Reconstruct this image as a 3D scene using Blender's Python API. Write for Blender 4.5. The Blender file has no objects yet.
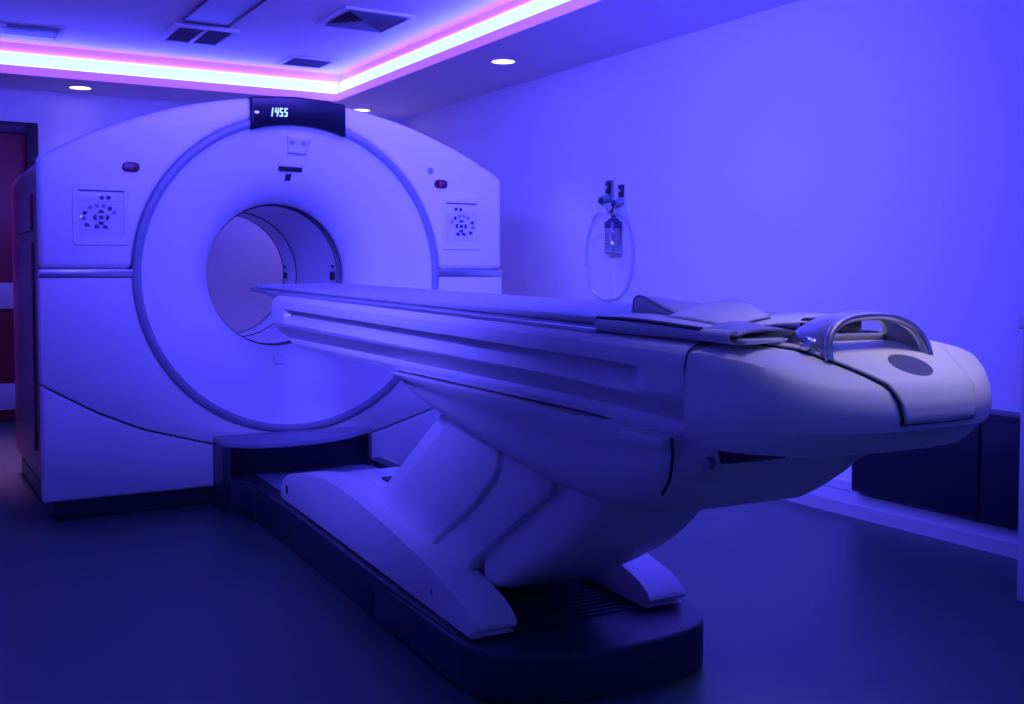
import bpy, bmesh, math, random
from mathutils import Vector, Matrix
PI = math.pi
random.seed(4)
scene = bpy.context.scene
COL = scene.collection
R = math.radians

# ------------------------------------------------------------------ materials
def mat(name, color, rough=0.45, metal=0.0, noise=0.0, nscale=30.0, bump=0.0, bscale=60.0, coat=0.0, spec=0.5, trans=0.0):
    m = bpy.data.materials.new(name); m.use_nodes = True
    nt = m.node_tree; b = nt.nodes['Principled BSDF']
    b.inputs['Base Color'].default_value = (*color, 1)
    b.inputs['Roughness'].default_value = rough
    b.inputs['Metallic'].default_value = metal
    b.inputs['Specular IOR Level'].default_value = spec
    b.inputs['Coat Weight'].default_value = coat
    b.inputs['Transmission Weight'].default_value = trans
    tc = nt.nodes.new('ShaderNodeTexCoord')
    if noise > 0:
        n = nt.nodes.new('ShaderNodeTexNoise'); n.inputs['Scale'].default_value = nscale; n.inputs['Detail'].default_value = 4
        nt.links.new(tc.outputs['Object'], n.inputs['Vector'])
        mx = nt.nodes.new('ShaderNodeMix'); mx.data_type = 'RGBA'
        mx.inputs[6].default_value = (*[c * (1 - noise) for c in color], 1)
        mx.inputs[7].default_value = (*[min(1, c * (1 + noise)) for c in color], 1)
        nt.links.new(n.outputs['Fac'], mx.inputs[0]); nt.links.new(mx.outputs[2], b.inputs['Base Color'])
    if bump > 0:
        n2 = nt.nodes.new('ShaderNodeTexNoise'); n2.inputs['Scale'].default_value = bscale; n2.inputs['Detail'].default_value = 3
        nt.links.new(tc.outputs['Object'], n2.inputs['Vector'])
        bp = nt.nodes.new('ShaderNodeBump'); bp.inputs['Strength'].default_value = bump; bp.inputs['Distance'].default_value = 0.01
        nt.links.new(n2.outputs['Fac'], bp.inputs['Height']); nt.links.new(bp.outputs['Normal'], b.inputs['Normal'])
    return m

def emit(name, color, strength=1.0):
    m = bpy.data.materials.new(name); m.use_nodes = True
    b = m.node_tree.nodes['Principled BSDF']
    b.inputs['Base Color'].default_value = (0.6, 0.6, 0.6, 1)
    b.inputs['Emission Color'].default_value = (*color, 1)
    b.inputs['Emission Strength'].default_value = strength
    return m

M = {}
M['paint'] = mat('wall_paint', (0.85, 0.84, 0.86), 0.55, noise=0.015, nscale=3, bump=0.02, bscale=220)
M['ceil'] = mat('ceiling_paint', (0.88, 0.86, 0.88), 0.6, noise=0.01, nscale=4)
M['floor'] = mat('vinyl_floor', (0.058, 0.120, 0.100), 0.36, noise=0.06, nscale=14, spec=0.4)
M['white'] = mat('white_plastic', (0.80, 0.79, 0.80), 0.38, noise=0.01, nscale=8, coat=0.1)
M['white_warm'] = mat('white_shell', (0.82, 0.80, 0.80), 0.42, noise=0.01, nscale=8)
M['white_cap'] = mat('white_cap', (0.82, 0.80, 0.80), 0.50, noise=0.01, nscale=8)
M['cone'] = mat('funnel_plastic', (0.74, 0.74, 0.78), 0.42, noise=0.01, nscale=8)
M['tube'] = mat('tunnel_plastic', (0.66, 0.66, 0.72), 0.35)
M['ring'] = mat('blue_grey_trim', (0.26, 0.28, 0.36), 0.5)
M['silver'] = mat('brushed_silver', (0.62, 0.63, 0.68), 0.28, metal=0.85)
M['dark'] = mat('dark_navy_plastic', (0.030, 0.036, 0.055), 0.4)
M['black'] = mat('black_gap', (0.02, 0.021, 0.04), 0.5)
M['gloss'] = mat('gloss_black', (0.010, 0.011, 0.02), 0.22, spec=0.25)
M['plum'] = mat('plum_cover', (0.30, 0.05, 0.10), 0.3)
M['deck'] = mat('deck_grey', (0.32, 0.42, 0.58), 0.35)
M['carbon'] = mat('cradle_grey', (0.27, 0.28, 0.34), 0.4)
M['pad'] = mat('pad_vinyl', (0.42, 0.42, 0.47), 0.5, bump=0.25, bscale=14)
M['strap'] = mat('strap_fabric', (0.66, 0.65, 0.70), 0.7, bump=0.15, bscale=90)
M['button'] = mat('button_navy', (0.05, 0.055, 0.14), 0.4)
M['keypad'] = mat('keypad_film', (0.70, 0.68, 0.74), 0.4)
M['maroon'] = mat('maroon_switch', (0.10, 0.015, 0.05), 0.3)
M['badge'] = mat('badge_blue', (0.11, 0.12, 0.20), 0.35)
M['door'] = mat('door_red', (0.30, 0.02, 0.05), 0.4, noise=0.05, nscale=3)
M['door_band'] = mat('door_band', (0.75, 0.72, 0.78), 0.4)
M['door_frame'] = mat('door_frame_dark', (0.02, 0.012, 0.03), 0.4)
M['louver'] = mat('louver_grey', (0.30, 0.30, 0.36), 0.5)
M['slot'] = mat('vent_slot', (0.05, 0.05, 0.08), 0.6)
M['diffuser'] = mat('unlit_diffuser', (0.30, 0.30, 0.34), 0.25, noise=0.25, nscale=5)
M['cab_dark'] = mat('dark_cabinet', (0.016, 0.018, 0.030), 0.35)
M['glass'] = mat('clear_plastic', (0.85, 0.88, 0.95), 0.08, trans=0.85)
M['clear_tube'] = mat('clear_tube', (0.75, 0.77, 0.85), 0.15, trans=0.5)
M['chrome'] = mat('chrome', (0.75, 0.75, 0.8), 0.12, metal=1.0)
M['duct'] = mat('duct_grey', (0.50, 0.50, 0.52), 0.5)
M['core'] = emit('led_core', (0.62, 1.3, 22.0), 1.0)
M['edge'] = emit('led_edge', (2.2, 0.2, 11.0), 1.0)
M['fascia'] = emit('glowing_fascia', (0.38, 0.075, 0.92), 1.0)  # magenta light on the soffit face, put in as emission
M['lamp'] = emit('lamp_disc', (3.0, 2.4, 3.6), 1.0)
M['digit'] = emit('digit_glow', (0.45, 0.85, 2.2), 1.0)
M['star'] = emit('indicator_glow', (0.5, 0.55, 1.4), 1.0)

# ------------------------------------------------------------------ mesh helpers
def finish(name, bm, m, parent=None, smooth=True, angle=35):
    bmesh.ops.recalc_face_normals(bm, faces=bm.faces[:])
    me = bpy.data.meshes.new(name); bm.to_mesh(me); bm.free()
    if smooth:
        for p in me.polygons: p.use_smooth = True
        me.set_sharp_from_angle(angle=R(angle))
    me.materials.append(m)
    o = bpy.data.objects.new(name, me); COL.objects.link(o)
    if parent: o.parent = parent
    return o

def bevel(bm, w, seg=3, ang=30):
    if w <= 0: return
    bmesh.ops.recalc_face_normals(bm, faces=bm.faces[:])
    es = [e for e in bm.edges if len(e.link_faces) == 2 and e.calc_face_angle(0) > R(ang)]
    bmesh.ops.bevel(bm, geom=es, offset=w, segments=seg, profile=0.5, affect='EDGES', clamp_overlap=True)

def to3(ax, a, b, c):
    return {'x': (c, a, b), 'y': (a, c, b), 'z': (a, b, c)}[ax]

def prism_bm(poly, ax, c0, c1, bw=0.0, seg=3, bm=None, ang=30):
    own = bmesh.new()
    v0 = [own.verts.new(to3(ax, a, b, c0)) for a, b in poly]
    v1 = [own.verts.new(to3(ax, a, b, c1)) for a, b in poly]
    own.faces.new(v0); own.faces.new(v1[::-1])
    n = len(poly)
    for i in range(n): own.faces.new((v0[i], v1[i], v1[(i + 1) % n], v0[(i + 1) % n]))
    bevel(own, bw, seg, ang)
    if bm is None: return own
    me = bpy.data.meshes.new('t'); own.to_mesh(me); own.free(); bm.from_mesh(me); bpy.data.meshes.remove(me)
    return bm

def box_bm(x0, x1, y0, y1, z0, z1, bw=0.0, bm=None, seg=2):
    return prism_bm([(x0, y0), (x1, y0), (x1, y1), (x0, y1)], 'z', z0, z1, bw, seg, bm)

def prism(name, poly, ax, c0, c1, m, parent=None, bw=0.0, seg=3): return finish(name, prism_bm(poly, ax, c0, c1, bw, seg), m, parent)
def box(name, x0, x1, y0, y1, z0, z1, m, parent=None, bw=0.0, seg=2): return finish(name, box_bm(x0, x1, y0, y1, z0, z1, bw, None, seg), m, parent)

def grid_bm(rows, closed=False, bm=None):
    bm = bm or bmesh.new()
    vs = [[bm.verts.new(p) for p in r] for r in rows]
    for a, b in zip(vs, vs[1:]):
        n = len(a)
        for i in range(n if closed else n - 1):
            j = (i + 1) % n
            try: bm.faces.new((a[i], a[j], b[j], b[i]))
            except ValueError: pass
    return bm

def thicken(o, t, off=-1.0):
    md = o.modifiers.new('thick', 'SOLIDIFY'); md.thickness = t; md.offset = off
    return o

def revolve_bm(prof, cx, cz, seg=96, a0=0.0, a1=2 * PI, bm=None):      # profile (radius, y) turned about the Y axis
    full = abs(a1 - a0 - 2 * PI) < 1e-6
    n = seg if full else seg + 1
    rows = []
    for r, y in prof:
        rows.append([(cx + r * math.cos(a0 + (a1 - a0) * i / seg), y, cz + r * math.sin(a0 + (a1 - a0) * i / seg)) for i in range(n)])
    return grid_bm(rows, full, bm)

def catmull(pts, n=8, closed=False):
    P = [Vector(p) for p in pts]; out = []
    k = len(P)
    for i in range(k if closed else k - 1):
        p0 = P[(i - 1) % k] if closed or i > 0 else P[0] * 2 - P[1]
        p1 = P[i]; p2 = P[(i + 1) % k]
        p3 = P[(i + 2) % k] if closed or i + 2 < k else P[-1] * 2 - P[-2]
        for j in range(n):
            t = j / n
            out.append(0.5 * ((2 * p1) + (p2 - p0) * t + (2 * p0 - 5 * p1 + 4 * p2 - p3) * t * t + (3 * p1 - p0 - 3 * p2 + p3) * t ** 3))
    if not closed: out.append(P[-1])
    return out

def tube_bm(pts, r, seg=10, closed=False, bm=None, caps=True):
    bm = bm or bmesh.new(); P = [Vector(p) for p in pts]; n = len(P)
    nrm = None; rings = []
    for i in range(n):
        a = P[i - 1] if (closed or i > 0) else P[0]; b = P[(i + 1) % n] if (closed or i < n - 1) else P[-1]
        t = (b - a).normalized()
        if nrm is None:
            nrm = t.orthogonal().normalized()
        nrm = (nrm - t * nrm.dot(t)).normalized(); bn = t.cross(nrm)
        rr = r[i] if isinstance(r, (list, tuple)) else r
        rings.append([bm.verts.new(P[i] + (nrm * math.cos(2 * PI * k / seg) + bn * math.sin(2 * PI * k / seg)) * rr) for k in range(seg)])
    m = n if closed else n - 1
    for i in range(m):
        A, B = rings[i], rings[(i + 1) % n]
        for k in range(seg): bm.faces.new((A[k], A[(k + 1) % seg], B[(k + 1) % seg], B[k]))
    if not closed and caps: bm.faces.new(rings[0][::-1]); bm.faces.new(rings[-1])
    return bm

def cyl_bm(p0, p1, r, seg=24, bw=0.0, bm=None, r1=None):
    own = tube_bm([p0, p1], [r, r1 if r1 is not None else r], seg)
    bevel(own, bw, 2)
    if bm is None: return own
    me = bpy.data.meshes.new('t'); own.to_mesh(me); own.free(); bm.from_mesh(me); bpy.data.meshes.remove(me)
    return bm

def rrect(cx, cz, w, h, r, n=6):
    pts = []
    for sx, sz, a in ((1, 1, 0), (-1, 1, 90), (-1, -1, 180), (1, -1, 270)):
        for i in range(n + 1):
            t = R(a + 90 * i / n)
            pts.append((cx + sx * (w / 2 - r) + r * math.cos(t), cz + sz * (h / 2 - r) + r * math.sin(t)))
    return pts

def thing(name, label, cat, loc=(0, 0, 0), rz=0.0, group=None):
    o = bpy.data.objects.new(name, None); COL.objects.link(o); o.empty_display_size = 0.1
    o.location = loc; o.rotation_euler = (0, 0, rz); tag(o, label, cat, group); return o
def tag(o, label, cat, group=None):
    o['label'] = label; o['category'] = cat
    if group: o['group'] = group
    return o
def struct(o): o['kind'] = 'structure'; return o
def sstep(a, b, x):
    t = max(0.0, min(1.0, (x - a) / (b - a))); return t * t * (3 - 2 * t)
def lerp(a, b, t): return a + (b - a) * t
def interp(tab, x):
    if x <= tab[0][0]: return tab[0][1]
    for (a, b), (c, d) in zip(tab, tab[1:]):
        if x <= c: return b + (d - b) * (x - a) / (c - a)
    return tab[-1][1]

# ------------------------------------------------------------------ room
XR, XL, YB, YF = 2.19, -3.2, 3.5, -6.6
ZS, ZC = 2.40, 2.62           # soffit underside, upper ceiling
CX1, CY1 = 1.36, 2.91         # inner edges of the soffit
struct(box('floor', XL - .1, XR + .1, YF - .1, YB + .1, -0.1, 0.0, M['floor']))
struct(box('ceiling', XL - .1, XR + .1, YF - .1, YB + .1, ZC, ZC + 0.1, M['ceil']))
struct(box('wall_right', XR, XR + .1, YF, YB + .1, 0, ZC, M['paint']))
struct(box('wall_left', XL - .1, XL, YF, YB + .1, 0, ZC, M['paint']))
struct(box('wall_front', XL, XR, YF - .1, YF, 0, ZC, M['paint']))
DX0, DX1, DZ = -1.66, -0.785, 2.077     # door leaf
bmw = box_bm(XL, DX0 - .08, YB, YB + .1, 0, ZC); box_bm(DX1 + .08, XR, YB, YB + .1, 0, ZC, 0, bmw); box_bm(DX0 - .08, DX1 + .08, YB, YB + .1, DZ + .08, ZC, 0, bmw)
struct(finish('wall_back', bmw, M['paint'], smooth=False))
# dropped soffit along the right and back walls: an L-shaped shelf, its lower lip further out than its upper part
bms = prism_bm([(CX1, YF), (XR, YF), (XR, YB), (XL, YB), (XL, CY1), (CX1, CY1)], 'z', ZS, ZS + 0.05)
prism_bm([(CX1 + .07, YF), (XR, YF), (XR, YB), (XL, YB), (XL, CY1 + .07), (CX1 + .07, CY1 + .07)], 'z', ZS + 0.05, ZC, 0, 3, bms)
struct(finish('trim_1', bms, M['ceil'], smooth=False))
# low duct cover along the foot of the right wall
bmk = prism_bm([(2.19, 0.0), (2.0, 0.0), (2.0, 0.055), (2.012, 0.062), (2.10, 0.085), (2.112, 0.10), (2.19, 0.105)], 'y', YF, YB, 0.0)
box_bm(1.998, 2.003, YF, YB, 0.0, 0.008, 0, bmk)
struct(finish('trim_2', bmk, M['duct'], smooth=False))
struct(box('trim_3', 2.098, 2.104, YF, YB, 0.083, 0.0895, M['louver']))
# baseboard on the back wall
bmb = box_bm(XL, DX0 - .08, YB - .015, YB, 0, .1, .004); box_bm(DX1 + .08, XR - .2, YB - .015, YB, 0, .1, .004, bmb)
struct(finish('baseboard_back', bmb, M['paint'], smooth=False))
# door
d = bpy.data.objects.new('door_1', None); COL.objects.link(d); d.location = (0, YB, 0); struct(d)
def dpart(n, x0, x1, y0, y1, z0, z1, m, bw=.003): return box(n, x0, x1, y0, y1, z0, z1, m, d, bw)
fb = box_bm(DX0 - .08, DX0, -.03, .1, 0, DZ + .08, .004); box_bm(DX1, DX1 + .08, -.03, .1, 0, DZ + .08, .004, fb); box_bm(DX0, DX1, -.03, .1, DZ, DZ + .08, .004, fb)
finish('door_frame', fb, M['door_frame'], d)
leaf = dpart('door_leaf', DX0, DX1, .005, .05, .012, DZ, M['door'])
box('push_band', DX0 + .004, DX1 - .004, -.002, .006, .82, 1.005, M['door_band'], leaf, .002)
box('kick_plate', DX0 + .004, DX1 - .004, -.002, .006, .09, .28, M['door_band'], leaf, .002)
finish('door_handle', tube_bm(catmull([(DX0 + .06, .005, 1.05), (DX0 + .06, -.05, 1.05), (DX0 + .09, -.055, 1.05), (DX0 + .18, -.055, 1.05)], 5), .009), M['chrome'], leaf)

# ------------------------------------------------------------------ cove lights
def cove(label, axis, m0, m1):
    o = thing('cove_light', label, 'light strip', (0, 0, 0), 0, None)
    if axis == 'y':
        finish('light_tube', box_bm(CX1 + .024, CX1 + .066, m0, m1, ZS + .066, ZS + .150, .006), M['core'], o)
        box('glow_edge', CX1 + .04, CX1 + .066, m0, m1, ZS + .152, ZS + .164, M['edge'], o)
        box('fascia_glow', CX1 - .006, CX1, m0, m1, ZS + .001, ZS + .058, M['fascia'], o)  # soffit face that glows in place of the magenta light on it
    else:
        finish('light_tube', box_bm(m0, m1, CY1 + .024, CY1 + .066, ZS + .066, ZS + .150, .006), M['core'], o)
        box('glow_edge', m0, m1, CY1 + .04, CY1 + .066, ZS + .152, ZS + .164, M['edge'], o)
        box('fascia_glow', m0, m1, CY1 - .006, CY1, ZS + .001, ZS + .058, M['fascia'], o)  # same glowing face along the back soffit
    return o
cove('glowing white and magenta light strip along the ceiling edge beside the long plain wall', 'y', YF + .2, CY1 - .006)
cove('glowing white and magenta light strip along the ceiling edge above the red door', 'x', XL + .02, CX1 + .02)

# ------------------------------------------------------------------ ceiling fittings
def downlight(x, y, z, label, power=0.0, color=(1, .9, 1), ang=80, blend=.8):
    o = thing('downlight', label, 'ceiling light', (x, y, z), 0, 'round recessed downlights in the ceiling edge')
    finish('trim_ring', revolve_disc(.085, .072, .006), M['ceil'], o)
    finish('lamp_disc', cyl_bm((0, 0, -.004), (0, 0, 0), .072, 32), M['lamp'], o)
    if power > 0:
        l = bpy.data.lights.new('lamp', 'SPOT'); l.energy = power; l.color = color; l.spot_size = R(ang); l.spot_blend = blend; l.shadow_soft_size = .06
        lo = bpy.data.objects.new('lamp', l); COL.objects.link(lo); lo.parent = o; lo.location = (0, 0, -.012)
    return o
def revolve_disc(ro, ri, h):
    rows = []
    for r, z in ((ro, 0), (ro, -h * .6), (ro - .004, -h), (ri, -h), (ri, 0)):
        rows.append([(r * math.cos(2 * PI * i / 40), r * math.sin(2 * PI * i / 40), z) for i in range(40)])
    return grid_bm(rows, True)
downlight(1.685, .885, ZS, 'lit round downlight over the long plain wall, clear of the scanner', 10)
downlight(-.45, 3.23, ZS, 'lit round downlight near the red door', 9, (.4, .25, 1), 100)
downlight(1.68, 3.2, ZS, 'lit round downlight partly hidden behind the top of the scanner', 45, (.5, .28, 1), 120)

def frame_bm(x0, x1, y0, y1, w, z0, z1, bm=None, bw=.003):
    bm = bm or bmesh.new()
    box_bm(x0, x1, y0, y0 + w, z0, z1, bw, bm); box_bm(x0, x1, y1 - w, y1, z0, z1, bw, bm)
    box_bm(x0, x0 + w, y0 + w, y1 - w, z0, z1, bw, bm); box_bm(x1 - w, x1, y0 + w, y1 - w, z0, z1, bw, bm)
    return bm
# double return grille
g = thing('ceiling_vent', 'square ceiling vent with two dark grilles split by a light bar', 'vent', (.10, 2.08, ZC))
fb = frame_bm(-.20, .20, -.25, .25, .035, -.02, 0); box_bm(-.012, .012, -.215, .215, -.02, 0, .002, fb)
finish('frame', fb, M['ceil'], g)
box('backing', -.165, .165, -.215, .215, -.004, -.001, M['slot'], g)
for s in (-1, 1):
    bm = bmesh.new()
    for k in range(13):
        y = -.2 + k * .0333
        prism_bm([(y, -.016), (y + .003, -.018), (y + .017, -.007), (y + .014, -.005)], 'x', min(s * .012, s * .165), max(s * .012, s * .165), 0, 1, bm)
    finish('louver_bank', bm, M['louver'], g, smooth=False)
# panel light (unlit)
p = thing('ceiling_panel', 'long unlit grey panel light with a dark rim on the ceiling', 'ceiling light', (.06, 1.14, ZC))
finish('frame', frame_bm(-.145, .145, -.60, .60, .012, -.018, 0), M['slot'], p)
box('diffuser_panel', -.133, .133, -.588, .588, -.012, -.004, M['diffuser'], p)
# four-way diffuser
q = thing('ceiling_vent', 'square four-way ceiling vent with stepped dark blades nearest the bright strip corner', 'vent', (.88, 1.16, ZC))
q['label'] = 'square ceiling vent of nested dark blades beside the long light strip'
finish('frame', frame_bm(-.22, .22, -.24, .24, .03, -.015, 0), M['ceil'], q)
box('backing', -.19, .19, -.21, .21, -.003, -.001, M['slot'], q)
for k in range(6):
    a = .188 - k * .030; b = .208 - k * .032
    rows = [[(-a, -b, -.022), (a, -b, -.022), (a, b, -.022), (-a, b, -.022)], [(-a + .024, -b + .024, -.004), (a - .024, -b + .024, -.004), (a - .024, b - .024, -.004), (-a + .024, b - .024, -.004)]]
    thicken(finish('blade', grid_bm(rows, True), M['louver'], q, smooth=False), .002)
# small flush grille
s_ = thing('ceiling_vent', 'small flush slatted ceiling vent beside the corner where the light strips meet', 'vent', (1.015, 2.6, ZC))
finish('frame', frame_bm(-.175, .175, -.17, .17, .03, -.012, 0), M['ceil'], s_)
box('backing', -.145, .145, -.14, .14, -.003, -.001, M['louver'], s_)
bm = bmesh.new()
for k in range(10):
    y = -.135 + k * .0285
    prism_bm([(y, -.010), (y + .003, -.012), (y + .016, -.004), (y + .013, -.003)], 'x', -.145, .145, 0, 1, bm)
finish('louver_bank', bm, M['carbon'], s_, smooth=False)
# slot vent
v = thing('ceiling_vent', 'narrow slot ceiling vent with pale end caps above the red door', 'vent', (-.845, 2.53, ZC))
box('slot_body', -.15, .15, -.13, .13, -.014, 0, M['carbon'], v, .003)
for s in (-1, 1): box('end_cap', min(s * .152, s * .185), max(s * .152, s * .185), -.15, .15, -.02, 0, M['ceil'], v, .004)
bm = bmesh.new()
for k in range(4): box_bm(-.15, .15, -.11 + k * .06, -.105 + k * .06, -.017, -.012, 0, bm)
finish('louver_bank', bm, M['louver'], v, smooth=False)

# ------------------------------------------------------------------ scanner
GC, GZ = 0.035, 1.068            # bore centre
RO, RI = .757, .718              # ring outer and inner radius
S = thing('scanner_gantry', 'big white ring-shaped scanner with an open round bore, standing on the floor', 'medical scanner', (0, 0, 0))
HALF = 1.13
TOPC = [(-1.14 + .0, 1.591), (-.97, 1.654), (-.84, 1.712), (-.72, 1.761), (-.54, 1.824), (-.38, 1.866), (-.22, 1.893), (-.06, 1.908), (.02, 1.911)]
def topz(x):                      # arch of the shell's top edge, mirrored about GC
    t = -abs(x - GC)
    tab = [(-1.135, 1.575), (-1.0, 1.652), (-.875, 1.712), (-.755, 1.761), (-.575, 1.824), (-.415, 1.864), (-.255, 1.892), (-.095, 1.907), (0, 1.911)]
    return interp(tab, t)
XA, XB = GC - HALF - .010, GC + HALF + .004
def arch(x0, x1, n=60): return [(lerp(x0, x1, i / n), topz(lerp(x0, x1, i / n))) for i in range(n + 1)]
def smooth_arch(x0, x1, n=72):
    pts = arch(x0, x1, n)
    for _ in range(6):
        pts = [pts[0]] + [(pts[i][0], (pts[i - 1][1] + 2 * pts[i][1] + pts[i + 1][1]) / 4) for i in range(1, len(pts) - 1)] + [pts[-1]]
    return pts
def ring_arc(a0, a1, r, n=72): return [(GC + r * math.cos(R(lerp(a0, a1, i / n))), GZ + r * math.sin(R(lerp(a0, a1, i / n)))) for i in range(n + 1)]
def seamz(x):
    t = -abs(x - GC)
    return interp([(-1.14, .600), (-1.08, .563), (-.92, .468), (-.72, .375), (-.41, .284), (-.2, .250), (0, .244)], t)
A1 = math.degrees(math.asin((1.098 - GZ) / RO)); A2 = math.degrees(math.asin((1.058 - GZ) / RO))
up = [(XA, 1.098)] + smooth_arch(XA, XB) + [(XB, 1.098)] + ring_arc(A1, 180 - A1, RO)
prism('upper_shell', up, 'y', 0, .055, M['white_warm'], S, .026, 5)
low = ring_arc(180 - A2, 360 + A2, RO) + [(XB, 1.058)] + [(lerp(XB, XA, i / 40), seamz(lerp(XB, XA, i / 40)) + .003) for i in range(41)] + [(XA, 1.058)]
prism('lower_shell', low, 'y', 0, .055, M['white_warm'], S, .008, 3)
kick = [(XA, .085), (XB, .085)] + [(lerp(XB, XA, i / 40), seamz(lerp(XB, XA, i / 40)) - .003) for i in range(41)]
prism('kick_panel', kick, 'y', .004, .055, M['white_warm'], S, .014, 4)
prism('plinth', [(XA + .045, 0), (XB - .045, 0), (XB - .045, .088), (XA + .045, .088)], 'y', .03, 1.34, M['dark'], S, .01)
# silver stripes either side of the ring
for x0, x1 in ((XA - .001, GC - RO + .012), (GC + RO - .012, XB + .001)):
    prism('trim_stripe', [(x0, 1.060), (x1, 1.060), (x1, 1.096), (x0, 1.096)], 'y', -.006, .055, M['silver'], S, .006)
# shell seam filler seen in the gaps
fill = [(XA + .012, .10), (XB - .012, .10), (XB - .012, 1.52)] + smooth_arch(XB - .012, XA + .012)[1:-1] + [(XA + .012, 1.52)]
def holed(poly, r, y0, y1, m, name, parent, n=144, bw=0.0):
    # outline with a round hole about the bore, as one closed ring solid
    P = [Vector(p) for p in poly]; C = Vector((GC, GZ)); outer = []
    for i in range(n):
        a = 2 * PI * i / n; dv = Vector((math.cos(a), math.sin(a))); best = None
        for k in range(len(P)):
            p, q_ = P[k] - C, P[(k + 1) % len(P)] - C; e = q_ - p
            den = dv.x * e.y - dv.y * e.x
            if abs(den) < 1e-9: continue
            t = (p.x * e.y - p.y * e.x) / den; u = (p.x * dv.y - p.y * dv.x) / den
            if t > 0 and -1e-6 <= u <= 1 + 1e-6 and (best is None or t > best): best = t
        outer.append(C + dv * best)
    inner = [C + Vector((math.cos(2 * PI * i / n), math.sin(2 * PI * i / n))) * r for i in range(n)]
    rows = [[(p.x, y0, p.y) for p in inner], [(p.x, y0, p.y) for p in outer], [(p.x, y1, p.y) for p in outer], [(p.x, y1, p.y) for p in inner], [(p.x, y0, p.y) for p in inner]]
    bm = grid_bm(rows, True); bmesh.ops.remove_doubles(bm, verts=bm.verts[:], dist=1e-5); bevel(bm, bw, 3, 40)
    return finish(name, bm, m, parent)
holed(fill, .715, .02, .085, M['black'], 'inner_frame', S)
body = [(XA + .02, .09), (XB - .02, .09)] + smooth_arch(XB - .02, XA + .02)
body = [(XA + .02, .09), (XB - .02, .09)] + [(x, z - .012) for x, z in smooth_arch(XB - .02, XA + .02)]
holed(body, .715, .085, 1.36, M['plum'], 'rear_cover', S, bw=.03)
# panels on the visible flank
for (y0, y1, z0, z1) in ((.34, 1.16, .26, 1.22), (.34, 1.0, 1.27, 1.44)):
    prism('flank_panel', rrect((y0 + y1) / 2, (z0 + z1) / 2, y1 - y0, z1 - z0, .03), 'x', XA + .008, XA + .03, M['plum'], S, .006)
# ring trim
prof = [(RO, .02), (RO + .001, -.002), (RO - .006, -.012), (RO - .02, -.016), (RI + .006, -.010), (RI, .0), (RI - .002, .05)]
ring = finish('ring_trim', revolve_bm(prof, GC, GZ, 144), M['ring'], S); 
# funnel and tunnel
FUN = [(.7185, .000), (.712, .007), (.69, .018), (.64, .040), (.58, .066), (.52, .096), (.47, .128), (.43, .162), (.398, .202), (.375, .243), (.363, .275), (.358, .30)]
def fun_y(r): return interp(sorted((a, b) for a, b in FUN), r)
finish('bore_funnel', revolve_bm(FUN, GC, GZ, 144), M['cone'], S, angle=60)
finish('bore_tunnel', revolve_bm([(.358, .30), (.357, .42), (.355, 1.04)], GC, GZ, 96), M['tube'], S)
finish('rear_tunnel', revolve_bm([(.355, 1.045), (.352, 1.05), (.352, 1.26), (.36, 1.30), (.40, 1.34), (.50, 1.38), (.60, 1.395)], GC, GZ, 96), M['cone'], S, angle=60)
for y, rr in ((.330, .004), (.358, .004), (.390, .004), (1.043, .0045), (1.275, .004)):
    pts = [(GC + .354 * math.cos(2 * PI * i / 96), y, GZ + .354 * math.sin(2 * PI * i / 96)) for i in range(96)]
    finish('tunnel_ring', tube_bm(pts, rr, 8, True), M['slot'], S)
# sensor window on the tunnel's wall and one at the far rim
for y, sz in ((.445, .022), (1.23, .018)):
    sw = finish('sensor_window', box_bm(GC + .340, GC + .356, y - sz, y + sz, GZ - .005 - sz, GZ - .005 + sz, .003), M['black'], S)
    for dz in (-.05, .05): finish('sensor_dot', cyl_bm((GC + .342, y, GZ - .005 + dz), (GC + .354, y, GZ - .005 + dz), .008, 12), M['black'], sw)
# display across the top of the ring
dl, dr = -.188, .279
disp = [(lerp(dl, dr, i / 24), topz(lerp(dl, dr, i / 24)) + .002) for i in range(25)]
disp = [(dl, disp[0][1])] + disp[1:-1] + [(dr, disp[-1][1])]
a0 = math.degrees(math.acos((dr - GC) / .712)); a1 = math.degrees(math.acos((dl - GC) / .712))
disp = disp + ring_arc(a0, a1, .712, 30)
dp = prism('display_panel', disp, 'y', -.03, .06, M['gloss'], S, .008)
SEG = {'1': 'bc', '4': 'fgbc', '5': 'afgcd'}
def digit(ch, x, z, w, h, t):
    bm = bmesh.new(); k = .0025; sk = .006
    def sb(a, b, c, e):
        sh = lambda zz: (zz - z) / h * sk
        prism_bm([(a + sh(c), c), (b + sh(c), c), (b + sh(e), e), (a + sh(e), e)], 'y', -.034, -.029, 0, 1, bm)
    for s in SEG[ch]:
        if s == 'a': sb(x + k, x + w - k, z + h - t, z + h)
        if s == 'g': sb(x + k, x + w - k, z + h / 2 - t / 2, z + h / 2 + t / 2)
        if s == 'd': sb(x + k, x + w - k, z, z + t)
        if s == 'f': sb(x, x + t, z + h / 2, z + h)
        if s == 'e': sb(x, x + t, z, z + h / 2)
        if s == 'b': sb(x + w - t, x + w, z + h / 2, z + h)
        if s == 'c': sb(x + w - t, x + w, z, z + h / 2)
    return finish('digit', bm, M['digit'], dp, smooth=False)
for i, ch in enumerate('1455'): digit(ch, -.101 + i * .0225 - (.004 if ch == '1' else 0), 1.812 + .001 * i, .017, .040, .0055)
prism('indicator_light', rrect(-.162, 1.826, .02, .010, .004), 'y', -.034, -.028, M['star'], dp)
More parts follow.
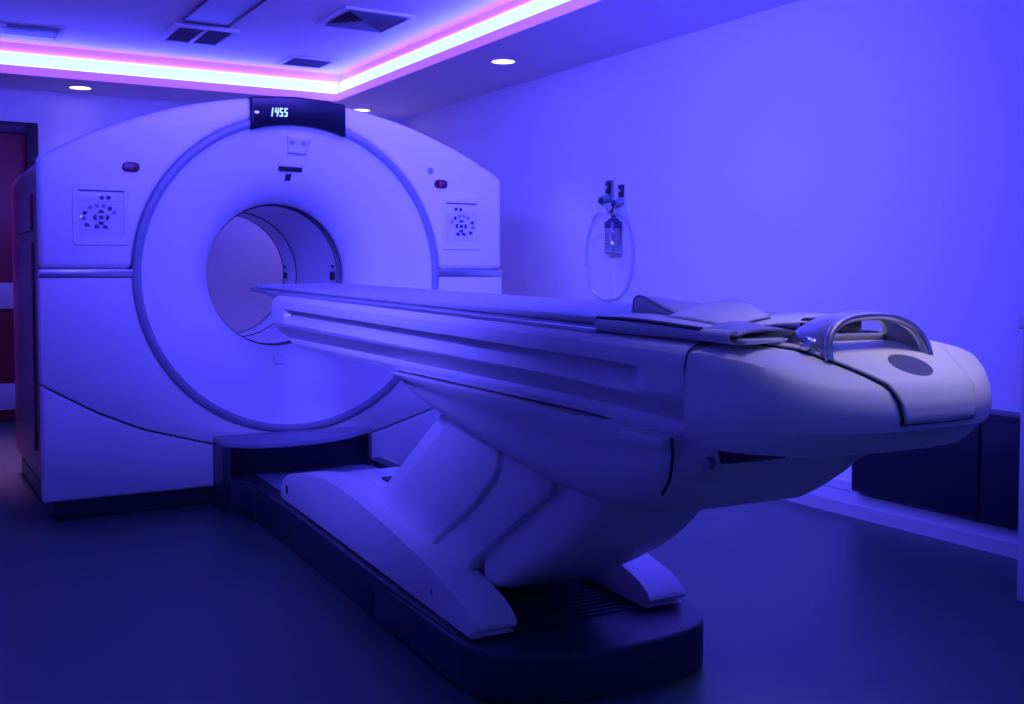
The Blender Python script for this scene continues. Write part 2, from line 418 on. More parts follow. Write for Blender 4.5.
# things moulded into the funnel, placed on its slope
def on_funnel(r, ang, off=0.0):
    return Vector((GC + r * math.cos(R(ang)), fun_y(r) - off, GZ + r * math.sin(R(ang))))
def funnel_patch(name, corners, m, th=.006, n=8):
    # corners in (x, z): a patch that follows the funnel's curve
    (ax, az), (bx, bz), (cx, cz), (dx, dz) = corners; rows = []
    for i in range(n + 1):
        row = []
        for j in range(n + 1):
            u, w_ = i / n, j / n
            x = lerp(lerp(ax, bx, w_), lerp(dx, cx, w_), u); z = lerp(lerp(az, bz, w_), lerp(dz, cz, w_), u)
            r = math.hypot(x - GC, z - GZ); row.append((x, fun_y(r) - th, z))
        rows.append(row)
    o = finish(name, grid_bm(rows), m, S); thicken(o, th + .004, 0); return o
pc = funnel_patch('speaker_plate', [(-.002, 1.738), (.118, 1.732), (.105, 1.652), (.015, 1.655)], M['keypad'], .005)
for x in (.028, .085):
    r = math.hypot(x - GC, 1.708 - GZ); bm = cyl_bm((x, fun_y(r) - .012, 1.708), (x, fun_y(r), 1.708), .014, 16, .003)
    finish('speaker_dot', bm, M['ring'], pc)
funnel_patch('laser_slot', [(-.020, 1.594), (.098, 1.591), (.098, 1.572), (-.020, 1.574)], M['black'], .004)
funnel_patch('laser_window', [(.022, 1.560), (.050, 1.559), (.048, 1.530), (.022, 1.531)], M['black'], .004)
funnel_patch('service_tab', [(-.025, .672), (.015, .672), (.015, .632), (-.025, .632)], M['keypad'], .006)

# control panels
BT = [(193, 353, 0), (235, 340, 0), (280, 340, 0), (320, 357, 0), (350, 385, 0), (155, 393, 0), (148, 432, 0), (170, 475, 1), (235, 487, 1), (290, 487, 1),
      (262, 383, 2), (222, 422, 3), (303, 422, 3), (262, 460, 2), (262, 422, 4), (268, 283, 0), (312, 280, 4)]
def control(x0, x1, z0, z1, mirror, label):
    cx, cz, w, h = (x0 + x1) / 2, (z0 + z1) / 2, x1 - x0, z1 - z0
    bm = bmesh.new()
    # raised frame: outer rounded rectangle with a sunken keypad
    out = rrect(cx, cz, w, h, .018, 5); n = len(out)
    inn = rrect(cx, cz + h * .03, w * .80, h * .74, .004, 5)
    rows = [[(x, .004, z) for x, z in out], [(x, -.003, z) for x, z in out], [(cx + (x - cx) * .985, -.006, cz + (z - cz) * .985) for x, z in out],
            [(x, -.006, z) for x, z in inn], [(x, -.001, z) for x, z in inn]]
    o = finish('control_panel', grid_bm(rows, True), M['white'], S); o['label'] = label
    prism('keypad', inn, 'y', -.0015, .003, M['keypad'], o)
    zt = cz + h * .03 + h * .37
    prism('brow_strip', [(cx - w * .39, zt - .006), (cx + w * .39, zt - .006), (cx + w * .39, zt), (cx - w * .39, zt)], 'y', -.006, .0, M['button'], o)
    prism('label_strip', [(cx - w * .39, zt - .048), (cx + w * .39, zt - .048), (cx + w * .39, zt - .007), (cx - w * .39, zt - .007)], 'y', -.003, .0, M['white'], o, .001)
    for bx, bz, k in BT:
        fx = (bx - 75) / 380; x = x0 + fx * w if not mirror else x1 - fx * w; z = z1 - (bz - 185) / 435 * h
        if k == 0:
            rad = .0095
            bm = revolve_bm([(rad, -.001), (rad, -.004), (rad - .003, -.005), (rad - .0035, -.004), (.0, -.004)], x, z, 16)
            ob = finish('button', bm, M['button'] if bx in (320, 155, 268) else M['ring'], o)
        elif k == 4: ob = prism('button', rrect(x, z, .019, .017, .005, 3), 'y', -.005, 0, M['button'], o, .001)
        elif k == 2: 
            sgn = 1 if bz < 422 else -1
            ob = prism('button', [(x - .015, z - sgn * .005), (x + .015, z - sgn * .005), (x + .006, z + sgn * .009), (x - .006, z + sgn * .009)], 'y', -.005, 0, M['button'], o, .001)
        elif k == 3:
            sgn = -1 if (bx < 262) != mirror else 1
            ob = prism('button', [(x - sgn * .006, z - .015), (x - sgn * .006, z + .015), (x + sgn * .008, z + .007), (x + sgn * .008, z - .007)], 'y', -.005, 0, M['button'], o, .001)
        else: ob = prism('button', [(x - .011, z - .008), (x + .012, z - .008), (x + .006, z + .004), (x - .004, z + .009), (x - .011, z + .006)], 'y', -.005, 0, M['button'], o, .001)
    if not mirror: prism('indicator_light', rrect(x0 + .034, z1 - .143, .006, .006, .002, 2), 'y', -.006, 0, M['star'], o)
    return o
control(-.966, -.728, 1.200, 1.467, False, 'white control panel with round navy keys, larger of the two')
control(.806, 1.037, 1.198, 1.468, True, 'white control panel with round navy keys beside the long wall')
for x, z, w in ((-.721, 1.547, .074), (.805, 1.535, .074)):
    o = prism('switch', rrect(x, z, w, .044, .021, 8), 'y', -.010, .004, M['maroon'], S, .005)
    prism('switch_key', rrect(x, z, .022, .026, .008, 4), 'y', -.014, -.008, M['plum'], o, .003)
finish('indicator_dot', cyl_bm((.747, -.006, 1.60), (.747, .004, 1.60), .016, 20, .003), M['ring'], S)

# ------------------------------------------------------------------ patient table
T = thing('patient_table', 'long white patient table reaching into the scanner bore, on a dark floor rail', 'scanner table', (GC, 0, 0), R(-2.5))
# dark base: rails, deck, rounded foot plate, dock
foot = [(-.322, -1.9), (-.33, -2.40), (-.318, -2.58), (-.25, -2.69), (-.08, -2.755), (.10, -2.765), (.25, -2.745), (.345, -2.69), (.415, -2.53), (.41, -1.9)]
foot = [(p.x, p.y) for p in catmull([(a, b, 0) for a, b in foot[1:-1]], 5)]
foot = [(-.322, -1.9)] + foot + [(.41, -1.9)]
prism('foot_plate', foot, 'z', 0, .130, M['dark'], T, .012)
for x0, x1 in ((-.322, -.252), (.34, .41)):
    prism('base_rail', [(-.03, .0), (-.03, .162), (-1.0, .158), (-1.9, .142), (-2.5, .136), (-2.5, .0)], 'x', x0, x1, M['dark'], T, .008)
box('deck', -.252, .34, -2.0, -.03, .02, .138, M['deck'], T, .004)
bm = bmesh.new()
for k in range(9): box_bm(-.16, .25, -2.30 - k * .028, -2.312 - k * .028, .126, .137, .003, bm)
finish('tread_strip', bm, M['dark'], T)
for y in (-1.0, -1.42, -1.9): finish('rail_screw', cyl_bm((-.3235, y, .075), (-.32, y, .075), .012, 16), M['black'], T)
arcp = catmull([(-.415, -.225, 0), (-.36, -.275, 0), (-.262, -.335, 0), (-.069, -.345, 0), (.09, -.295, 0), (.22, -.21, 0), (.339, -.10, 0)], 5)
prism('dock_top', [(p.x, p.y) for p in arcp] + [(.352, -.03), (-.41, -.012)], 'z', .300, .322, M['ring'], T, .004)
prism('dock_back', [(-.41, -.06), (.34, -.06), (.345, -.03), (-.41, -.012)], 'z', 0, .299, M['dark'], T)
prism('dock_post', [(-.410, -.222), (-.395, -.245), (-.380, -.258), (-.375, -.06), (-.41, -.06)], 'z', 0, .299, M['dark'], T, .006)
prism('dock_post', [(.315, -.115), (.340, -.095), (.350, -.06), (.315, -.06)], 'z', 0, .299, M['dark'], T, .004)
flare = catmull([(-.409, -.21, 0), (-.39, -.27, 0), (-.352, -.33, 0), (-.326, -.45, 0)], 5)
prism('dock_flare', [(p.x, p.y) for p in flare] + [(-.27, -.45), (-.27, -.15), (-.408, -.15)], 'z', 0, .163, M['dark'], T, .006)

# lift arms
armp = [(-.80, .168), (-.775, .195), (-.80, .245), (-.90, .285), (-1.06, .312), (-1.26, .335), (-1.45, .342), (-1.65, .332), (-1.95, .302), (-2.25, .262), (-2.48, .218), (-2.56, .185), (-2.575, .160), (-2.54, .143), (-2.50, .136), (-1.8, .150), (-1.2, .162)]
armc = [(p.x, p.y) for p in catmull([(a, b, 0) for a, b in armp], 4, True)]
for x0, x1, lab in ((-.30, -.175, 'a'), (.245, .37, 'b')):
    a = prism('lift_arm', armc, 'x', x0, x1, M['white'], T, .020, 4)
    for y, z in ((-2.30, .19), ): finish('cap_screw', cyl_bm((x0 - .001, y, z), (x0 + .006, y, z), .010, 14), M['ring'], a)
finish('arm_recess', box_bm(-.301, -.288, -.875, -.835, .195, .235, .006), M['black'], T)
prism('cross_cover', [(-1.0, .25), (-1.12, .318), (-1.42, .345), (-1.78, .34), (-1.78, .24), (-1.0, .20)], 'x', -.18, .25, M['white'], T, .012)
prism('cross_slot', rrect(-.10, -1.50, .05, .10, .01), 'z', .336, .352, M['black'], T)
# telescoping cover plates that lean up to the table body
def plate(name, pl, hw, m, bw): return prism(name, pl, 'x', -hw + .0, hw + .0, m, T, bw)
plate('cover_plate', [(-2.195, .705), (-1.62, .335), (-1.70, .27), (-2.0, .28), (-2.42, .60), (-2.42, .70)], .197, M['white'], .006)
cp2 = [(-2.252, .66), (-1.75, .335), (-1.76, .26), (-2.10, .24), (-2.158, .300), (-2.40, .44), (-2.465, .492), (-2.525, .535), (-2.555, .575), (-2.565, .70), (-2.30, .72)]
plate('cover_plate', cp2, .226, M['white'], .006)
plate('cover_plate', [(-2.42, .70), (-2.05, .30), (-2.10, .20), (-2.30, .20), (-2.37, .284), (-2.80, .553), (-2.86, .68)], .208, M['white'], .006)
ped = [(-2.70, .68), (-2.36, .30), (-2.36, .20), (-2.46, .22), (-2.58, .275), (-2.70, .335), (-2.80, .395), (-2.89, .465), (-2.96, .54), (-3.02, .62), (-3.05, .70)]
ped = [ped[0], ped[1], ped[2]] + [(p.x, p.y) for p in catmull([(a, b, 0) for a, b in ped[3:10]], 5)] + [ped[10]]
plate('pedestal_cover', ped, .185, M['white'], .05)
# body under the housing
lb = [(-1.955, .776), (-1.985, .748), (-2.06, .712), (-2.167, .687), (-2.362, .651), (-2.705, .600), (-2.88, .577), (-3.0, .567), (-3.096, .563), (-3.192, .574), (-3.284, .600), (-3.345, .645), (-3.378, .70), (-3.392, .74), (-3.397, .776)]
lbc = [(p.x, p.y) for p in catmull([(a, b, 0) for a, b in lb], 4)]
# belly: full width under the seam, waisted towards its lower edge
rows = []
def lbz(y): 
    best = .776
    return interp(sorted((a, b) for a, b in lb), y)
ys = [lerp(-1.957, -3.396, i / 70) for i in range(71)]
for y in ys:
    zb = min(lbz(y), .774); row = []
    end = min(1, max(0.0, (-1.955 - y) / .25)) ** .5
    for j in range(41):
        t = j / 40 * 2 - 1                       # -1 left seam ... 0 bottom centre ... 1 right seam
        u = abs(t)
        z = lerp(zb, .776, max(0, (u - .45) / .55) ** 1.5) if u > .45 else zb
        k = (z - zb) / max(.002, (.776 - zb))
        nb = interp([(-3.39, .62), (-3.15, .72), (-2.8, 1.0)], y); hw = interp([(0, .215 * nb), (.10, .245 * (nb + 1) / 2), (.25, .262 * (nb + 3) / 4), (.5, .268), (.72, .274), (.85, .288), (1.0, .290)], k)
        x = hw if u >= .45 else hw * u / .45
        row.append((math.copysign(x, t) if u > 0 else 0.0, y, z))
    rows.append(row)
brows = rows; bm = grid_bm(rows)
bmesh.ops.holes_fill(bm, edges=[e for e in bm.edges if e.is_boundary], sides=0)
finish('belly_cover', bm, M['white'], T, angle=50)
finish('belly_slot', box_bm(-.2935, -.25, -3.37, -3.225, .748, .770, .004), M['white'], T)
# rear belly under the end cap
rows = []
yb = [-3.10, -3.28, -3.32, -3.40, -3.48, -3.55, -3.60, -3.635]
for i, y in enumerate([lerp(-3.12, -3.60, k / 40) for k in range(41)]):
    zb = interp([(-3.60, .768), (-3.55, .762), (-3.46, .726), (-3.38, .676), (-3.28, .622), (-3.20, .592), (-3.12, .575)], y)
    wmax = .262 * max(.02, 1 - ((-3.30 - y) / .305) ** 2.6 if y < -3.30 else 1) ** .45
    row = []
    for j in range(41):
        a = PI * j / 40; c, s = -math.cos(a), math.sin(a)
        row.append((wmax * math.copysign(abs(c) ** .55, c), y, lerp(.778, zb, abs(s) ** .55)))
    rows.append(row)
bm = grid_bm(rows); bmesh.ops.holes_fill(bm, edges=[e for e in bm.edges if e.is_boundary], sides=0)
finish('rear_belly', bm, M['white'], T, angle=50)
sm = [Vector(min((p for p in r if p[0] < 0), key=lambda p: abs(p[0] + .27) + abs(p[2] - r[20][2] - .012))) for r in brows if r[0][1] < -3.285]
sm = [p + Vector((-.001, -.001, 0)) for p in sm]
finish('belly_seam', tube_bm(sm[::2] + [Vector((-.289, -3.3975, .774))], .003, 6), M['black'], T)
finish('bolt', cyl_bm((-.266, -3.47, .736), (-.25, -3.47, .736), .0115, 18, .002), M['ring'], T)
prism('vent_slot', [(-3.495, .768), (-3.505, .740), (-3.585, .757), (-3.60, .768)], 'x', -.262, -.18, M['black'], T, .004)

# upper housing with the long side groove
def zt(y): return .990 + .0135 * (y + .6)
XP = [(0, .262), (.08, .268), (.13, .266), (.17, .262), (.40, .297), (.47, .302), (.80, .301), (.90, .298), (.95, .292), (.985, .284), (1.0, .274)]
YE = [(0, -.90), (.06, -.80), (.14, -.715), (.26, -.645), (.45, -.605), (.65, -.594), (.85, -.600), (.95, -.620), (1.0, -.65)]
US = [i / 100 for i in range(101)]
def groove(y, u):
    e = sstep(-3.295, -3.272, y) * sstep(-.835, -.850, y)
    uh = lerp(.735, .70, (-.85 - y) / 2.44); ul = lerp(.48, .42, (-.85 - y) / 2.44)
    if u > uh + .03 or u < ul: return 0
    k = sstep(uh + .012, uh - .022, u)
    return e * k * (.040 * ((u - ul) / (uh - ul)) ** .75)
rows = []
NV = 150
for i in range(NV + 1):
    v = (i / NV); v = v ** 1.6 if v < .5 else v ** 1.6
    row = []
    def pt(u):
        y = lerp(interp(YE, u), -3.455, v); z = lerp(.783 if y > -3.0 else lerp(.783, .772, (-3.0 - y) / .45), zt(y), u)
        k = min(1, (interp(YE, u) - y) / .07); w = (1 - (1 - k) ** 2.4) ** .5
        return (interp(XP, u) - groove(y, u)) * (.55 + .45 * w), y, z
    left = [pt(u) for u in US]
    top = [(-left[-1][0] * f, left[-1][1], left[-1][2] + .003 * (1 - f * f)) for f in (.8, .5, 0, -.5, -.8)]
    bot = [(left[0][0] * f, left[0][1], left[0][2]) for f in (.7, 0, -.7)]
    row = [(-x, y, z) for x, y, z in left] + top + [(x, y, z) for x, y, z in reversed(left)] + bot
    rows.append(row)
bm = grid_bm(rows, True); bmesh.ops.holes_fill(bm, edges=[e for e in bm.edges if e.is_boundary], sides=0)
finish('table_housing', bm, M['white'], T, angle=50)
def ride(bm):                      # lay a flat shape on the gently sloping table top
    for vv in bm.verts: vv.co.z += zt(vv.co.y)
    return bm
for s in (-1, 1):
    finish('side_strip', ride(prism_bm([(s * .281, -.50), (s * .281, -3.12), (s * .266, -3.12), (s * .266, -.50)], 'z', -.002, .009, .002)), M['silver'], T)

# rounded end cap
Y0 = -3.458; NP = 2.7
def ZT(y): return .953 - .008 * sstep(-3.48, -3.60, y) - .042 * sstep(-3.57, -3.73, y)
WT, FT = .294, -3.716
def nose_s(x, y): return (abs(x / WT) ** NP + abs(min(0, y - Y0) / (FT - Y0)) ** NP) ** (1 / NP)
def nose_z(x, y): return ZT(y) - .014 * min(1.2, nose_s(x, y)) ** 9
SIDE = [(.300, -3.726, .10), (.305, -3.736, .34), (.307, -3.738, .62), (.306, -3.730, .86), (.304, -3.712, 1.0), (.286, -3.676, 1.26), (.24, -3.61, 1.31), (.05, -3.50, 1.31)]
NT = 61
def arc_pt(w, f, i):
    a = PI * i / (NT - 1); c, s = -math.cos(a), math.sin(a)
    return w * math.copysign(abs(c) ** (2 / NP), c), Y0 + (f - Y0) * abs(s) ** (2 / NP)
rows = []
for k in range(1, 19):
    s = k / 18; row = []
    for i in range(NT):
        x, y = arc_pt(WT * s, Y0 + (FT - Y0) * s, i); row.append((x, y, nose_z(x, y)))
    rows.append(row)
def side_pt(w, f, fr, i):
    x, y = arc_pt(w, f, i); xt, yt = arc_pt(WT, FT, i)
    return (x, y, lerp(nose_z(xt, yt), .802, fr) if fr <= 1 else .802 - (fr - 1) * .125)
for w, f, fr in SIDE: rows.append([side_pt(w, f, fr, i) for i in range(NT)])
bm = grid_bm(rows); bmesh.ops.holes_fill(bm, edges=[e for e in bm.edges if e.is_boundary], sides=0)
cap = finish('end_cap', bm, M['white_cap'], T, angle=27)
# dark joint line between the housing and the end cap
jl = [(-(interp(XP, u) + .0015), -3.4565, lerp(.776, zt(-3.457), u)) for u in [i / 24 for i in range(25)]]
jl = jl + [(jl[-1][0] * f, -3.4565, zt(-3.457) + .003) for f in (.9, .5, 0, -.5, -.9)] + [(-x, y, z) for x, y, z in reversed(jl)]
finish('cap_joint', tube_bm(jl, .0022, 6), M['button'], T)
# hatch on the end cap, wrapping down over its front
def hatch(name, grow, off, m):
    rows = []
    HW = [(0, .185), (.35, .175), (.65, .155), (.85, .125), (1.0, .105), (1.1, .095), (1.25, .088)]
    n = 30
    for i in range(41):
        t = i / 32                 # >1: down the front
        row = []
        for j in range(n + 1):
            q_ = j / n * 2 - 1; x = q_ * (interp(HW, t) + grow) + .026 * min(1, t)
            g_ = (1 - min(1, abs(x) / WT) ** NP) ** (1 / NP)
            yf = Y0 + (FT - Y0) * g_
            if t <= 1:
                y = lerp(-3.49, yf, t); p_ = (x, y - off * t ** 4, nose_z(x, y) + off)
            else:
                kk = (t - 1) / .25; fr = kk * .70; z = lerp(nose_z(x, yf), .802, fr)
                w = interp([(0, WT), (.10, .300), (.34, .305), (.62, .307), (.86, .306)], fr); f = interp([(0, FT), (.10, -3.726), (.34, -3.736), (.62, -3.738), (.86, -3.730)], fr)
                yy = Y0 + (f - Y0) * (1 - min(1, abs(x) / w) ** NP) ** (1 / NP)
                p_ = (x, yy - off - .001, z - (grow * .6 if kk > .95 else 0))
            row.append(p_)
        rows.append(row)
    o = finish(name, grid_bm(rows), m, cap, angle=55)
    thicken(o, .006, 0); return o
hatch('hatch_gap', .0035, .0005, M['black'])
ha = hatch('hatch', 0.0, .0035, M['white_cap'])
# oval badge on the sloping hatch
rows = []
bcx, bcy = .024, -3.674
for k in range(0, 7):
    s = max(.001, k / 6); rows.append([(bcx + .042 * s * math.cos(2 * PI * i / 40), bcy + .034 * s * math.sin(2 * PI * i / 40)) for i in range(40)])
rows = [[(x, y, nose_z(x, y) + .0085) for x, y in r] for r in rows]
rows.append([(x, y, z - .004) for x, y, z in rows[-1]])
finish('badge', grid_bm(rows, True), M['badge'], ha)
# arched handle
hrows_f, hrows_b = [], []
for i in range(33):
    t = PI * i / 32; c, s = -math.cos(t), math.sin(t)
    x = -.012 + .122 * math.copysign(abs(c) ** .8, c); z = .931 + .074 * s ** .85
    yf = -3.640 + .026 * s; hrows_f.append((x, yf, z)); hrows_b.append((x * 1.06, yf + .118 - .070 * s, z - .001 + .006 * s))
rows = [[tuple(lerp(a[k], b[k], j / 6) + (.006 * math.sin(PI * j / 6) if k == 2 else 0) for k in range(3)) for a, b in zip(hrows_f, hrows_b)] for j in range(7)]
hd = finish('handle', grid_bm(rows), M['silver'], T, angle=60); hd['label'] = 'brushed silver arched handle'
thicken(hd, .010, -1)
finish('handle_rim', tube_bm(hrows_f, .0075, 10), M['silver'], hd)
for s in (-1, 1): finish('handle_knob', revolve_knob(s) if False else cyl_bm((-.012 + s * .122, -3.60, .956), (-.012 + s * .144, -3.602, .958), .013, 20, .004), M['chrome'], hd)
finish('release_bar', tube_bm(catmull([(-.12, -3.53, .944), (-.10, -3.535, .957), (.10, -3.535, .957), (.12, -3.53, .944)], 5), .010, 12), M['ring'], T)
# cradle
cr = [(-.15, .06), (-.20, .03), (-.24, -.06), (-.258, -.22), (-.258, -3.44), (.258, -3.44), (.258, -.22), (.24, -.06), (.20, .03), (.15, .06)]
finish('cradle', ride(prism_bm(cr, 'z', -.004, .012, .006)), M['carbon'], T)
finish('cradle_keel', ride(prism_bm([(-.02, -.005), (-.70, -.005), (-.70, -.05), (-.50, -.05)], 'x', -.20, .20, .01)), M['white'], T)

# pad lying on the cradle
pp = [(-.17, -.02), (-.215, -.06), (-.240, -.16), (-.246, -.30), (-.246, -3.10), (.246, -3.10), (.246, -.30), (.240, -.16), (.215, -.06), (.17, -.02)]
pad = finish('table_pad', ride(prism_bm(pp, 'z', .0125, .030, .008, 4)), M['pad']); pad.location = (GC, 0, 0); pad.rotation_euler = (0, 0, R(-2.5))
tag(pad, 'thin blue-grey pad lying along the top of the patient table', 'mattress pad')

# restraint wrap folded over the near part of the table
W = thing('restraint_strap', 'pale fabric body wrap folded open across the table near the silver handle', 'strap', (GC, 0, 0), R(-2.5))
def sheet(name, rows, m, th, parent=None):
    o = finish(name, grid_bm(rows), m, parent or W, angle=60); thicken(o, th, 0); return o
# soft roll along the near edge
roll = []
for i in range(31):
    u = i / 30; y = lerp(-3.115, -3.545, u); row = []; r_ = .0125 + .001 * math.sin(u * 7) - .002 * u
    for j in range(15):
        a = R(lerp(60, 330, j / 14)); row.append((-.262 + 1.3 * r_ * math.cos(a), y, zt(y) + .018 + r_ * math.sin(a)))
    roll.append(row)
sheet('side_roll', roll, M['strap'], .003)
top = []
for i in range(31):
    u = i / 30; row = []
    for j in range(25):
        w = j / 24; x = lerp(-.268, .20, w); y = lerp(-3.11, -3.46, u) + .012 * math.sin(w * 5) - .03 * w * u
        row.append((x, y, zt(y) + .0355 + .003 * math.sin(w * 6 + u * 4) - .003 * (1 - w)))
    top.append(row)
tp = sheet('wrap_sheet', top, M['strap'], .003)
finish('wrap_binding', tube_bm([Vector(r[0]) + Vector((-.002, 0, -.002)) for r in top], .0042, 8), M['slot'], tp)
# small raised fold
f1 = []
for i in range(25):
    u = i / 24; row = []
    hh = interp([(0, 0), (.01, .018), (.04, .030), (.10, .037), (.18, .038), (.4, .028), (.7, .013), (1, 0)], u)
    for j in range(13):
        w = j / 12; x = lerp(-.13, .10, w); y = lerp(-3.035, -3.21, u) - .02 * w
        row.append((x, y, zt(y) + .036 + hh * (1 - .75 * w)))
    f1.append(row)
fo = sheet('raised_fold', f1, M['strap'], .004)
edge = [Vector(r[0]) for r in f1]; base = [Vector((p.x, p.y, zt(p.y) + .036)) for p in edge]
thicken(finish('fold_side', grid_bm([edge, base]), M['strap'], fo), .003, 0)
finish('fold_binding', tube_bm(edge, .003, 6), M['ring'], fo)
# big tilted flap whose free end stands clear of the table
f2 = []
A_, B_, C_, D_ = Vector((-.17, -3.21, .989)), Vector((.13, -3.07, 1.021)), Vector((.01, -3.325, .990)), Vector((-.20, -3.46, .979))
for i in range(25):
    u = i / 24; row = []
    for j in range(15):
        w = j / 14; p_ = A_.lerp(B_, w).lerp(D_.lerp(C_, w), u); p_.z += .004 * math.sin(PI * u) + .004 * math.sin(PI * w); row.append(tuple(p_))
    f2.append(row)
fl = sheet('open_flap', f2, M['strap'], .005)
finish('flap_binding', tube_bm([Vector(p) + Vector((0, -.001, -.004)) for p in f2[-1]], .0035, 8), M['slot'], fl)
# dark open sleeve end and pale end strip
sl = []
for i in range(9):
    u = i / 8; row = []
    for j in range(13):
        a = R(lerp(0, 180, j / 12)); row.append((-.185 + .072 * math.cos(a), lerp(-3.45, -3.545, u), .968 + (.022 - .010 * u) * math.sin(a)))
    sl.append(row)
sheet('sleeve_end', sl, M['carbon'], .004)
prism('end_strip', [(-.262, -3.545), (-.262, -3.575), (-.15, -3.545), (-.15, -3.515)], 'z', .957, .966, M['strap'], W, .003)
finish('buckle', box_bm(-.02, .09, -3.50, -3.44, .969, .995, .008), M['black'], W)

# ------------------------------------------------------------------ things on the long wall
def valve(y, z, label, with_plate):
    o = thing('gas_valve', label, 'wall valve', (XR, y, z), 0, 'gas valves on the wall')
    if with_plate: prism('wall_plate', rrect(0, 0, .11, .20, .012), 'x', -.010, 0, M['white'], o, .004)
    else: prism('wall_plate', rrect(0, .03, .07, .13, .008), 'x', -.010, 0, M['ring'], o, .004)
    finish('valve_body', cyl_bm((-.010, 0, -.02), (-.05, 0, -.02), .022, 20, .004), M['ring'], o)
    finish('valve_block', box_bm(-.032, -.010, -.020, .020, .01, .085, .005), M['dark'], o)
    finish('dial', cyl_bm((-.034, 0, .045), (-.040, 0, .045), .013, 16, .002), M['silver'], o)
    finish('knob', cyl_bm((-.035, .030, -.03), (-.035, .058, -.03), .024, 18, .005), M['button'], o)
    return o
v1 = valve(.435, 1.555, 'dark gas valve on a slim plate on the wall, taller of the pair', False)
v2 = valve(.300, 1.525, 'dark gas valve on a wide white wall plate', True)
Bt = thing('humidifier_bottle', 'clear ribbed plastic humidifier bottle hanging below the wall valves', 'bottle', (XR - .054, .335, 1.19))
def lathe(prof, n=28):
    return grid_bm([[(r * math.cos(2 * PI * i / n), r * math.sin(2 * PI * i / n), z) for i in range(n)] for r, z in prof], True)
finish('jar', lathe([(.001, 0), (.045, 0), (.05, .006), (.05, .155), (.046, .165), (.044, .16), (.045, .012), (.001, .008)]), M['glass'], Bt)
finish('lid', lathe([(.001, .215), (.03, .215), (.034, .205), (.05, .198), (.053, .19), (.053, .158), (.047, .156), (.001, .156)]), M['button'], Bt)
finish('neck_tube', cyl_bm((0, 0, .21), (0, 0, .24), .014, 14), M['dark'], Bt)
finish('cross_tube', tube_bm(catmull([(-.022, .055, .305), (-.022, .0, .255), (-.022, -.05, .295)], 6), .008, 10), M['chrome'], Bt)
finish('dip_tube', cyl_bm((0, 0, .02), (0, 0, .2), .006, 10), M['dark'], Bt)
bm = bmesh.new()
for k in range(6): cyl_bm((-.047, -.02, .03 + k * .018), (-.047, .02, .03 + k * .018), .0025, 6, 0, bm)
finish('scale_marks', bm, M['button'], Bt)
tb = catmull([(XR - .07, .43, 1.44), (XR - .05, .53, 1.43), (XR - .03, .63, 1.32), (XR - .02, .675, 1.18), (XR - .02, .655, 1.03), (XR - .02, .56, .94), (XR - .02, .43, .91), (XR - .02, .30, .94), (XR - .02, .215, 1.04), (XR - .02, .185, 1.20), (XR - .03, .21, 1.34), (XR - .05, .25, 1.42), (XR - .07, .38, 1.44)], 10)
tube = finish('oxygen_tube', tube_bm(tb, .007, 8), M['clear_tube']); tag(tube, 'thin clear tube looping down the wall from the humidifier bottle', 'tube')
cd = finish('wall_conduit', box_bm(XR - .018, XR, .375, .455, .11, 1.15, .004), M['white']); tag(cd, 'slim pale conduit running down the wall under the humidifier bottle', 'conduit')

# ------------------------------------------------------------------ dark low cabinet and white cabinet
K = thing('low_cabinet', 'low black cabinet against the wall behind the rounded table end', 'cabinet', (0, 0, 0))
box('body', 2.04, 2.185, -4.2, -1.62, .105, .53, M['cab_dark'], K, .008)
for y0, y1 in ((-2.27, -1.635), (-2.92, -2.285), (-3.57, -2.935)): box('door', 2.026, 2.039, y0, y1, .115, .50, M['cab_dark'], K, .004)
Wc = thing('side_cabinet', 'tall white cabinet cut off by the picture edge, beside the low black cabinet', 'cabinet', (0, 0, 0))
Wc['label'] = 'white cabinet with an overhanging top, partly out of view beside the low black cabinet'
box('body', 1.53, 2.0, -3.6, -2.78, .0, .895, M['white'], Wc, .006)
box('worktop', 1.52, 2.0, -3.62, -2.77, .897, .935, M['white'], Wc, .006)
box('door', 1.52, 1.529, -3.58, -2.80, .06, .88, M['white'], Wc, .003)

# ------------------------------------------------------------------ light
w = bpy.data.worlds.new('world'); scene.world = w; w.use_nodes = True
w.node_tree.nodes['Background'].inputs[0].default_value = (.02, .02, .08, 1); w.node_tree.nodes['Background'].inputs[1].default_value = .2
def area(name, loc, rot, sx, sy, e, col):
    l = bpy.data.lights.new(name, 'AREA'); l.shape = 'RECTANGLE'; l.size = sx; l.size_y = sy; l.energy = e; l.color = col
    o = bpy.data.objects.new(name, l); COL.objects.link(o); o.location = loc; o.rotation_euler = rot; return o
def spot(name, loc, target, e, col, ang, blend=1.0, soft=.1):
    l = bpy.data.lights.new(name, 'SPOT'); l.energy = e; l.color = col; l.spot_size = R(ang); l.spot_blend = blend; l.shadow_soft_size = soft
    o = bpy.data.objects.new(name, l); COL.objects.link(o); o.location = loc
    o.rotation_euler = (Vector(target) - Vector(loc)).to_track_quat('-Z', 'Y').to_euler(); return o
BLUE = (.062, .055, 1.0)
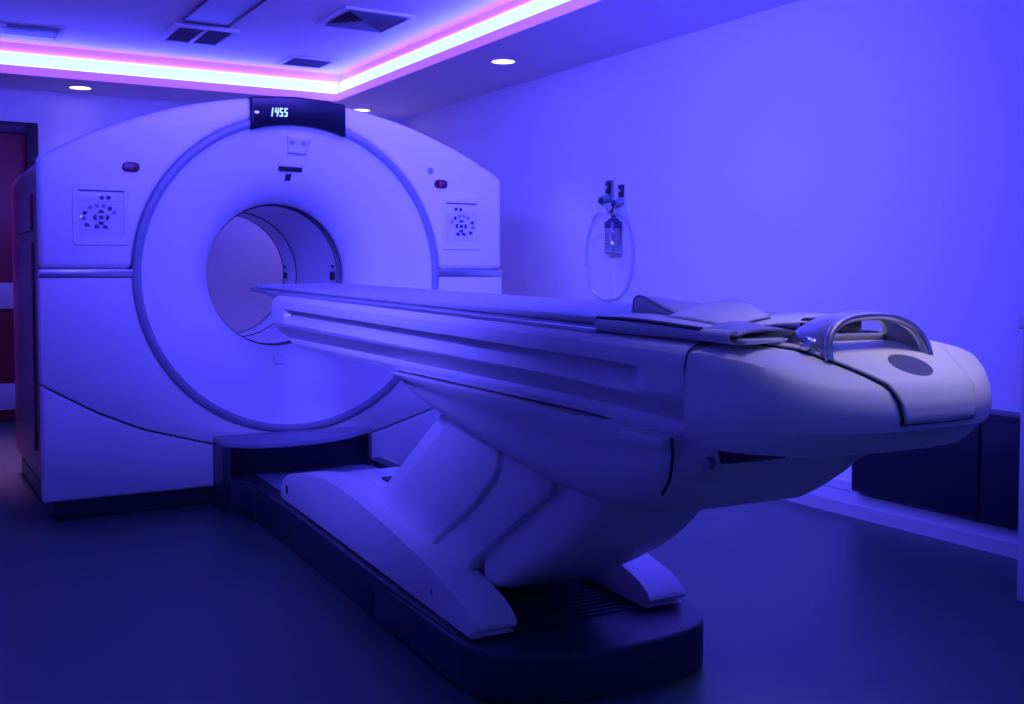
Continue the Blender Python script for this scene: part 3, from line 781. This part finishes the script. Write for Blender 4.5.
def fill_area(name, loc, target, sx, sy, e, col, spread):  # aimed area light for the added fills
    o = area(name, loc, (0, 0, 0), sx, sy, e, col); o.data.spread = R(spread)
    o.rotation_euler = (Vector(target) - Vector(loc)).to_track_quat('-Z', 'Y').to_euler(); return o
fill_area('wall_fill', (.3, -1.5, 2.35), (2.19, -.7, 1.9), 1.6, .2, 18, BLUE, 150)  # added blue fill for the long wall, no fixture holds it
fill_area('soffit_fill', (-.6, -3.1, 2.05), (1.9, .6, 2.5), 1.0, .2, 25, BLUE, 90)  # unseen fill added to brighten the soffit underside
fill_area('scanner_fill', (-.1, -1.45, 2.5), (-.1, 0, 1.9), 1.8, .3, 13, (.10, .062, 1.0), 80)  # added light on the scanner front, without a fixture
fill_area('ceiling_fill', (-.9, -2.9, 1.95), (.2, 1.3, 2.62), .9, .2, 15, BLUE, 90)  # added uplight out of view that lifts the ceiling
fill_area('room_fill', (-1.9, -3.0, 2.3), (.1, -1.6, 1.42), 1.0, .25, 34, (.09, .075, 1), 60)  # extra fill from the camera side, no real lamp there
spot('table_spot', (.25, -3.75, 2.55), (-.06, -3.52, .9), 85, (1, .86, .84), 36, 1.0, .4)
spot('pink_floor_fill', (-1.2, 1.7, 2.3), (-1.15, 1.75, 0), 260, (1, .22, .85), 62, 1.0, .2)  # added spot that turns the floor pink, not light from the door
spot('teal_floor_fill', (-1.0, -5.4, 1.9), (.1, -2.9, 0), 3, (.10, .8, 1), 70, 1.0, .3)  # added faint fill that tints the near floor teal

# ------------------------------------------------------------------ camera
F, PITCH, YAW = 1063.0, R(2.5), R(30.3)
cam = bpy.data.cameras.new('camera'); co = bpy.data.objects.new('camera', cam); COL.objects.link(co)
cam.sensor_fit = 'HORIZONTAL'; cam.sensor_width = 36.0; cam.lens = F * 36 / 1024
cam.shift_y = -(352 - (272 + F * math.tan(PITCH))) / 1024
cam.clip_start = .05; cam.clip_end = 100
co.location = (-1.65, -4.93, 1.083); co.rotation_euler = (PI / 2 - PITCH, 0, -YAW)
scene.camera = co
scene.view_settings.view_transform = 'Standard'; scene.view_settings.look = 'None'
scene.view_settings.exposure = 0.0; scene.view_settings.gamma = 1.0; scene.view_settings.use_curve_mapping = False
